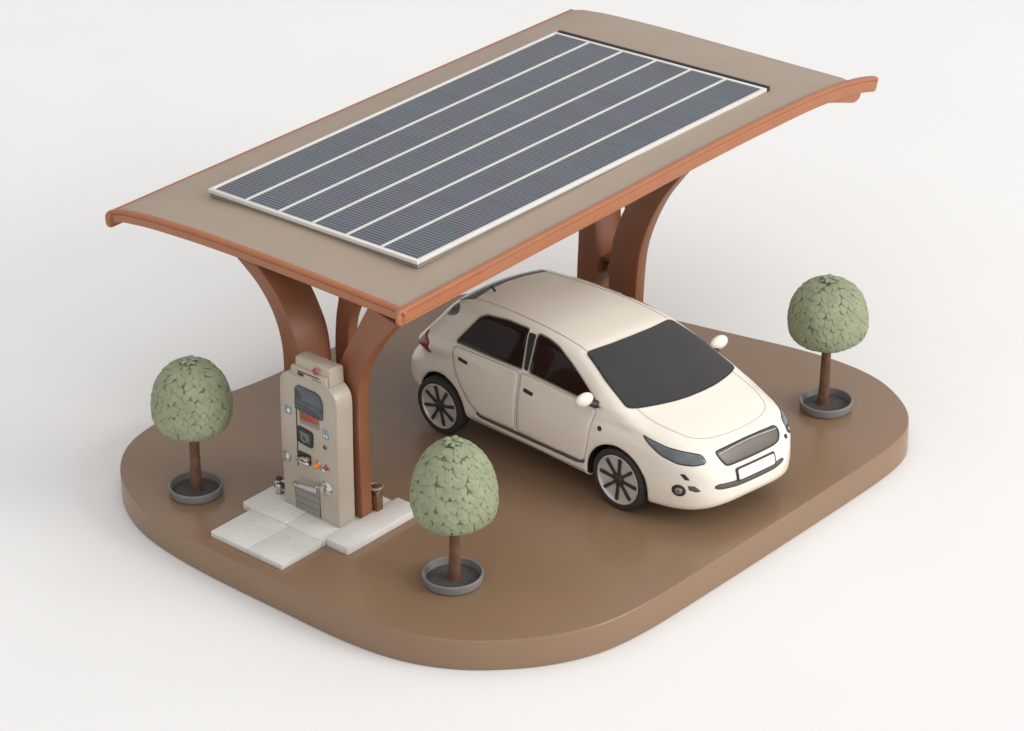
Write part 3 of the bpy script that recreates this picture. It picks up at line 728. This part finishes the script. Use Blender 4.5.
RD = [(-1.085, -.8, 1.10), (-1.115, -.87, .97), (-1.08, -.87, .84), (-.995, -.86, .72), (-.90, -.86, .60), (-.80, -.86, .50), (-.70, -.87, .44), (-.165, -.87, .44), (-.160, -.87, .8), (-.165, -.8, 1.105), (-.6, -.8, 1.10)]
FD = [(-.138, -.8, 1.105), (-.134, -.87, .8), (-.14, -.87, .44), (.40, -.87, .425), (.72, -.87, .415), (.80, -.87, .44), (.835, -.87, .60), (.87, -.87, .85), (.90, -.83, 1.0), (.915, -.83, 1.045), (.62, -.81, 1.07), (.30, -.81, 1.085)]
for mi in SIDES:
    rd = patch('door', RD, 'R', M['car'], off=.008, edge=.022, r=.05, step=.045, mirror=mi)
    fd = patch('door', FD, 'R', M['car'], off=.008, edge=.022, r=.05, step=.045, mirror=mi)
    patch('window', RW, 'R', M['sideglass'], off=.004, edge=.012, r=.018, step=.04, parent=rd, mirror=mi)
    patch('window', FW, 'R', M['sideglass'], off=.004, edge=.012, r=.03, step=.04, parent=fd, mirror=mi)
    line('window_trim', RW, 'R', .009, M['silver'], True, .004, parent=rd, mirror=mi, smooth=False, corner=.02)
    line('window_trim', FW, 'R', .009, M['silver'], True, .004, parent=fd, mirror=mi, smooth=False)
    patch('pillar_cover', [(-.185, -.65, 1.50), (-.085, -.65, 1.50), (-.055, -.8, 1.135), (-.115, -.8, 1.135)], 'R', M['black'], off=.003, edge=.008, r=.006, step=.03, mirror=mi)
    for (hx, hz), dpar in (((-.945, .968), rd), ((-.005, .930), fd)):
        hnd = patch('handle', [(hx - .085, -.87, hz - .022), (hx + .07, -.87, hz - .040), (hx + .085, -.87, hz + .022), (hx - .07, -.87, hz + .040)], 'R', M['black'], off=.012, edge=.02, r=.02, step=.018, parent=dpar, mirror=mi)
        
    line('door_seam', RD, 'R', .004, M['seam'], True, .001, mirror=mi, parent=rd, smooth=False, corner=.05)
    line('door_seam', FD, 'R', .004, M['seam'], True, .001, mirror=mi, parent=fd, smooth=False, corner=.05)
    patch('rubbing_strip', [(-.73, -.87, .425), (-.66, -.87, .395), (.70, -.87, .375), (.80, -.87, .40), (.815, -.87, .455), (.79, -.87, .445), (.74, -.87, .425), (.40, -.87, .43), (-.66, -.87, .442), (-.72, -.87, .47)], 'R', M['grille'], off=.010, edge=.012, r=.01, step=.02, mirror=mi)
    line('sill_seam', [(-.80, -.87, .36), (-.3, -.87, .335), (.4, -.87, .315), (.80, -.87, .31)], 'R', .004, M['grille'], False, .0, mirror=mi)
    patch('quarter_window', [(-1.325, -.72, 1.335), (-1.285, -.66, 1.44), (-1.235, -.64, 1.482), (-1.165, -.65, 1.47), (-1.145, -.69, 1.415), (-1.20, -.7, 1.37)], 'R', M['lamp'], off=.004, edge=.01, r=.02, step=.02, mirror=mi)
    patch('tail_light', [(-1.50, -.79, 1.16), (-1.63, -.84, 1.06), (-1.73, -.85, .955), (-1.66, -.86, .875), (-1.51, -.87, .875), (-1.43, -.84, 1.02)], 'RB', M['redlamp'], off=.008, edge=.02, r=.03, step=.02, mirror=mi)
    hl = patch('headlight', [(1.51, -.81, .965), (1.60, -.79, .935), (1.77, -.73, .895), (1.95, -.62, .868), (2.035, -.545, .845), (2.075, -.53, .80), (2.095, -.535, .765), (2.02, -.63, .750), (1.90, -.72, .757), (1.76, -.81, .81), (1.62, -.83, .89)], 'RF', M['lamp'], off=.006, edge=.014, r=.014, step=.016, mirror=mi)
    line('headlight_trim', [(1.51, -.81, .965), (1.60, -.79, .935), (1.77, -.73, .895), (1.95, -.62, .868), (2.035, -.545, .845), (2.075, -.53, .80), (2.095, -.535, .765), (2.02, -.63, .750), (1.90, -.72, .757), (1.76, -.81, .81), (1.62, -.83, .89)], 'RF', .005, M['black'], True, .001, parent=hl, mirror=mi, smooth=False, corner=.03)
    def disc(c, r, view='RF', k=16):
        e1, e2, d = (np.array(v, float) for v in VIEW[view]); c = np.array(c, float)
        return [tuple(c + r * (math.cos(t) * e1 + math.sin(t) * e2)) for t in np.linspace(0, 2 * PI, k + 1)[:-1]]
    if not mi:
        fg = patch('fog_light', disc((1.915, -.72, .462), .072), 'RF', M['black'], off=.010, edge=.02, r=None, step=.014, mirror=mi)
        patch('lens', disc((1.915, -.72, .462), .043), 'RF', M['silver'], off=.016, edge=.012, r=None, step=.012, parent=fg, mirror=mi)
        patch('lens_ring', disc((1.915, -.72, .462), .022), 'RF', M['lamp'], off=.021, edge=.01, r=None, step=.008, parent=fg, mirror=mi)
        patch('bumper_vent', [(1.915, -.72, .655), (1.955, -.68, .665), (2.005, -.65, .59), (1.965, -.69, .585)], 'RF', M['black'], off=.003, edge=.01, r=.02, step=.014, mirror=mi)
        patch('bumper_vent', [(1.985, -.68, .535), (2.04, -.63, .535), (2.085, -.58, .475), (2.06, -.62, .455), (2.005, -.68, .475)], 'RF', M['grille'], off=.003, edge=.012, r=.015, step=.014, mirror=mi)
    else:
        fg = patch('fog_light', disc((2.10, -.585, .735), .052), 'RF', M['black'], off=.008, edge=.016, r=None, step=.012, mirror=mi)
        patch('lens', disc((2.10, -.585, .735), .026), 'RF', M['silver'], off=.013, edge=.01, r=None, step=.008, parent=fg, mirror=mi)
        patch('bumper_vent', disc((2.15, -.49, .70), .030), 'RF', M['black'], off=.003, edge=.01, r=None, step=.010, mirror=mi)
        patch('bumper_vent', [(2.10, -.60, .645), (2.13, -.54, .62), (2.12, -.56, .545), (2.08, -.62, .575)], 'RF', M['grille'], off=.003, edge=.012, r=.025, step=.012, mirror=mi)
    patch('side_marker', disc((.985, -.87, .865), .030, 'R'), 'R', M['black'], off=.012, edge=.015, r=None, step=.010, mirror=mi)
    # mirror
    s = 1 if mi else -1
    bm = bmesh.new(); bmesh.ops.create_uvsphere(bm, u_segments=28, v_segments=18, radius=1)
    for v in bm.verts:
        x, y, z = v.co; v.co = Vector((.068 * x * (1 - .15 * z), .108 * y, .078 * z + .012 * x))
    for v in bm.verts: v.co = Vector(shear(np.array([v.co.x + .865, v.co.y + s * .935, v.co.z + 1.185])))
    mr = obj('mirror', bm, M['car'], CAR)
    obj('mirror_bracket', tube([tuple(shear(np.array(p))) for p in ((.90, s * .80, 1.10), (.895, s * .84, 1.115), (.88, s * .90, 1.145))], [.045, .035, .03], 10), M['black'], mr)
# bonnet, grille, plate, lip, rear glass
HD = [(1.24, -.64, 1.1), (1.50, -.635, 1.1), (1.72, -.585, 1.), (1.89, -.50, .95), (1.975, -.34, .92), (2.005, -.15, .92), (2.01, 0, .92), (2.005, .15, .92), (1.975, .34, .92), (1.89, .50, .95), (1.72, .585, 1.), (1.50, .635, 1.1), (1.24, .64, 1.1), (1.32, .46, 1.1), (1.39, .22, 1.1), (1.40, 0, 1.1), (1.39, -.22, 1.1), (1.32, -.46, 1.1)]
hood = patch('bonnet', HD, 'T', M['car'], off=.003, edge=.018, r=.05, step=.045)
line('bonnet_seam', [(1.28, -.64, 1.1)] + HD[1:12] + [(1.28, .64, 1.1)], 'T', .0036, M['seam'], False, .0, parent=hood)
GR = [(2.08, -.425, .842), (2.1, -.2, .853), (2.1, 0, .857), (2.1, .2, .853), (2.08, .41, .842), (2.14, .425, .78), (2.19, .37, .705), (2.2, .28, .692), (2.2, 0, .688), (2.2, -.28, .690), (2.19, -.36, .694), (2.14, -.405, .765)]
g = patch('grille', GR, 'F', M['grille'], off=.004, edge=.012, r=.015, step=.024)
line('grille_frame', GR, 'F', .008, M['black'], True, .001, parent=g, smooth=False, corner=.03)
line('chrome_bar', [(2.1, -.40, .815), (2.1, -.2, .832), (2.1, 0, .838), (2.1, .2, .832), (2.1, .39, .815)], 'F', .007, M['chrome'], False, .009, parent=g)
LP = [(2.2, -.53, .505), (2.2, -.49, .53), (2.2, -.25, .51), (2.2, 0, .505), (2.2, .25, .51), (2.2, .36, .525), (2.2, .41, .505), (2.2, .37, .478), (2.2, .25, .452), (2.2, 0, .447), (2.2, -.25, .452), (2.2, -.47, .475)]
lp = patch('lower_intake', LP, 'F', M['grille'], off=.003, edge=.012, r=.02, step=.022)
line('intake_frame', LP, 'F', .006, M['black'], True, .0, parent=lp, smooth=False, corner=.02)
pf = patch('plate_holder', [(2.2, -.27, .497), (2.2, .27, .497), (2.2, .27, .640), (2.2, -.27, .640)], 'F', M['black'], off=.016, edge=.006, r=.012, step=.03, depth=.03)
patch('license_plate', [(2.2, -.25, .512), (2.2, .25, .512), (2.2, .25, .624), (2.2, -.25, .624)], 'F', M['plate'], off=.021, edge=.005, r=.008, step=.03, parent=pf)
patch('rear_window', [(-1.5, -.50, 1.40), (-1.5, 0, 1.44), (-1.5, .50, 1.40), (-1.6, .60, 1.17), (-1.6, 0, 1.14), (-1.6, -.60, 1.17)], 'B', M['glass'], off=.004, edge=.012, r=.04, step=.04)
patch('roof_spoiler', [(-1.10, -.505, 1.56), (-1.15, -.25, 1.56), (-1.17, 0, 1.56), (-1.15, .25, 1.56), (-1.10, .505, 1.56), (-1.29, .555, 1.5), (-1.37, .30, 1.5), (-1.39, 0, 1.5), (-1.37, -.30, 1.5), (-1.29, -.555, 1.5)], 'T', M['lamp'], off=.006, edge=.015, r=.02, step=.03)
patch('rear_plate', [(-1.9, -.24, .80), (-1.9, .24, .80), (-1.9, .24, .69), (-1.9, -.24, .69)], 'B', M['plate'], off=.01, edge=.006, r=.01, step=.03)
for s in (-1, 1): line('roof_seam', [(-1.10, s * .475, 1.5), (-.7, s * .485, 1.5), (-.12, s * .52, 1.5), (.22, s * .535, 1.5), (.53, s * .55, 1.5)], 'T', .0045, M['silver'], False, -.001)
obj('antenna', tube([tuple(shear(np.array(p))) for p in ((-1.03, -.29, 1.57), (-1.07, -.29, 1.605), (-1.10, -.29, 1.608))], [.014, .012, .006], 8), M['black'], CAR)
# wheels
def wheel(spec, s, proto=None):
    wx, wz, wr = spec; c = shear(np.array([wx, s * (.745 if wx > 0 else 0.79), wz]))
    if proto is None:
        w = bpy.data.objects.new('wheel', None); COL.objects.link(w); w.parent = CAR; w.empty_display_size = .1
        q = lambda prof, n=48: lathe(prof, n, (0, 0, 0), 'y')
        obj('tyre', q([(.262, .10), (.31, .105), (.334, .09), (.346, .055), (.346, -.062), (.338, -.088), (.318, -.098), (.296, -.100), (.276, -.092), (.268, -.07), (.262, .10)], 56), M['rubber'], w)
        obj('rim', q([(.270, .08), (.278, -.080), (.272, -.095), (.262, -.097), (.253, -.086), (.248, -.070), (.10, -.066), (0, -.066)], 56), M['rim'], w)
        for k in range(8):
            a = 2 * PI * k / 8 + .25; d = Vector((math.cos(a), 0, math.sin(a))); t = Vector((-math.sin(a), 0, math.cos(a)))
            b = bmesh.new(); vs = []
            for y in (-.072, -.088):
                for rr, ww in ((.045, .020), (.10, .013), (.20, .018), (.243, .015)): vs += [b.verts.new(d * rr - t * ww + Vector((0, y, 0))), b.verts.new(d * rr + t * ww + Vector((0, y, 0)))]
            for i in range(3):
                o = 2 * i
                b.faces.new((vs[o], vs[o+1], vs[o+3], vs[o+2])); b.faces.new((vs[8+o], vs[8+o+2], vs[8+o+3], vs[8+o+1]))
                b.faces.new((vs[o], vs[o+2], vs[8+o+2], vs[8+o])); b.faces.new((vs[o+1], vs[8+o+1], vs[8+o+3], vs[o+3]))
            b.faces.new((vs[0], vs[8], vs[9], vs[1])); b.faces.new((vs[6], vs[7], vs[15], vs[14]))
            obj('spoke', b, M['spoke'], w)
        obj('hub_cap', q([(0, -.098), (.03, -.098), (.05, -.094), (.062, -.082), (.062, -.06)], 28), M['spoke'], w)
    else:
        w = proto.copy(); COL.objects.link(w); w.parent = CAR
        for ch in list(proto.children): k = ch.copy(); COL.objects.link(k); k.parent = w
    w.location = c; w.scale = [wr / .347] * 3; w.rotation_euler = (0, .35 if wx > 0 else 0, 0 if s < 0 else PI)
    return w
w0 = wheel(WHEELS[1], -1); wheel(WHEELS[0], -1, w0); wheel(WHEELS[1], 1, w0); wheel(WHEELS[0], 1, w0)
# ---------------------------------------------------------------- camera, light
cam = bpy.data.cameras.new('camera'); co = bpy.data.objects.new('camera', cam); COL.objects.link(co)
R_ = Vector((0.75078905, 0.6603352, -0.01652957)); U_ = Vector((-0.29690082, 0.35971333, 0.88456556)); F_ = Vector((-0.59005568, 0.65921449, -0.46612289))
co.matrix_world = Matrix(((R_.x, U_.x, -F_.x, 18.50038527), (R_.y, U_.y, -F_.y, -20.90333744), (R_.z, U_.z, -F_.z, 15.95929919), (0, 0, 0, 1)))
cam.sensor_width = 36; cam.lens = 3071.602 / 1024 * 36; cam.clip_start = .5; cam.clip_end = 600
sc.camera = co
w = bpy.data.worlds.new('World'); sc.world = w; w.use_nodes = True
nt = w.node_tree; bg = nt.nodes['Background']
tc = nt.nodes.new('ShaderNodeTexCoord'); dt = nt.nodes.new('ShaderNodeVectorMath'); dt.operation = 'DOT_PRODUCT'
dt.inputs[1].default_value = (.72, .12, .55)           # the studio is brighter on the car's nose side and overhead
nt.links.new(tc.outputs['Generated'], dt.inputs[0])
mr = nt.nodes.new('ShaderNodeMapRange'); mr.inputs['From Min'].default_value = -.7; mr.inputs['From Max'].default_value = .9
mr.inputs['To Min'].default_value = .30; mr.inputs['To Max'].default_value = 1.26
nt.links.new(dt.outputs['Value'], mr.inputs['Value']); nt.links.new(mr.outputs['Result'], bg.inputs['Strength'])
bg.inputs['Color'].default_value = (1.0, .995, .988, 1)
def area(name, loc, target, size, power, color):
    L = bpy.data.lights.new(name, 'AREA'); L.shape = 'DISK'; L.size = size; L.energy = power; L.color = color
    o = bpy.data.objects.new(name, L); COL.objects.link(o); o.location = loc
    o.rotation_euler = (Vector(target) - Vector(loc)).to_track_quat('-Z', 'Y').to_euler(); return o
area('key_softbox', (54, 18, 26), (0, .5, .5), 28, 18000, (1.0, .965, .92))
sc.view_settings.view_transform = 'Standard'; sc.view_settings.look = 'None'; sc.view_settings.exposure = 0; sc.view_settings.gamma = 1
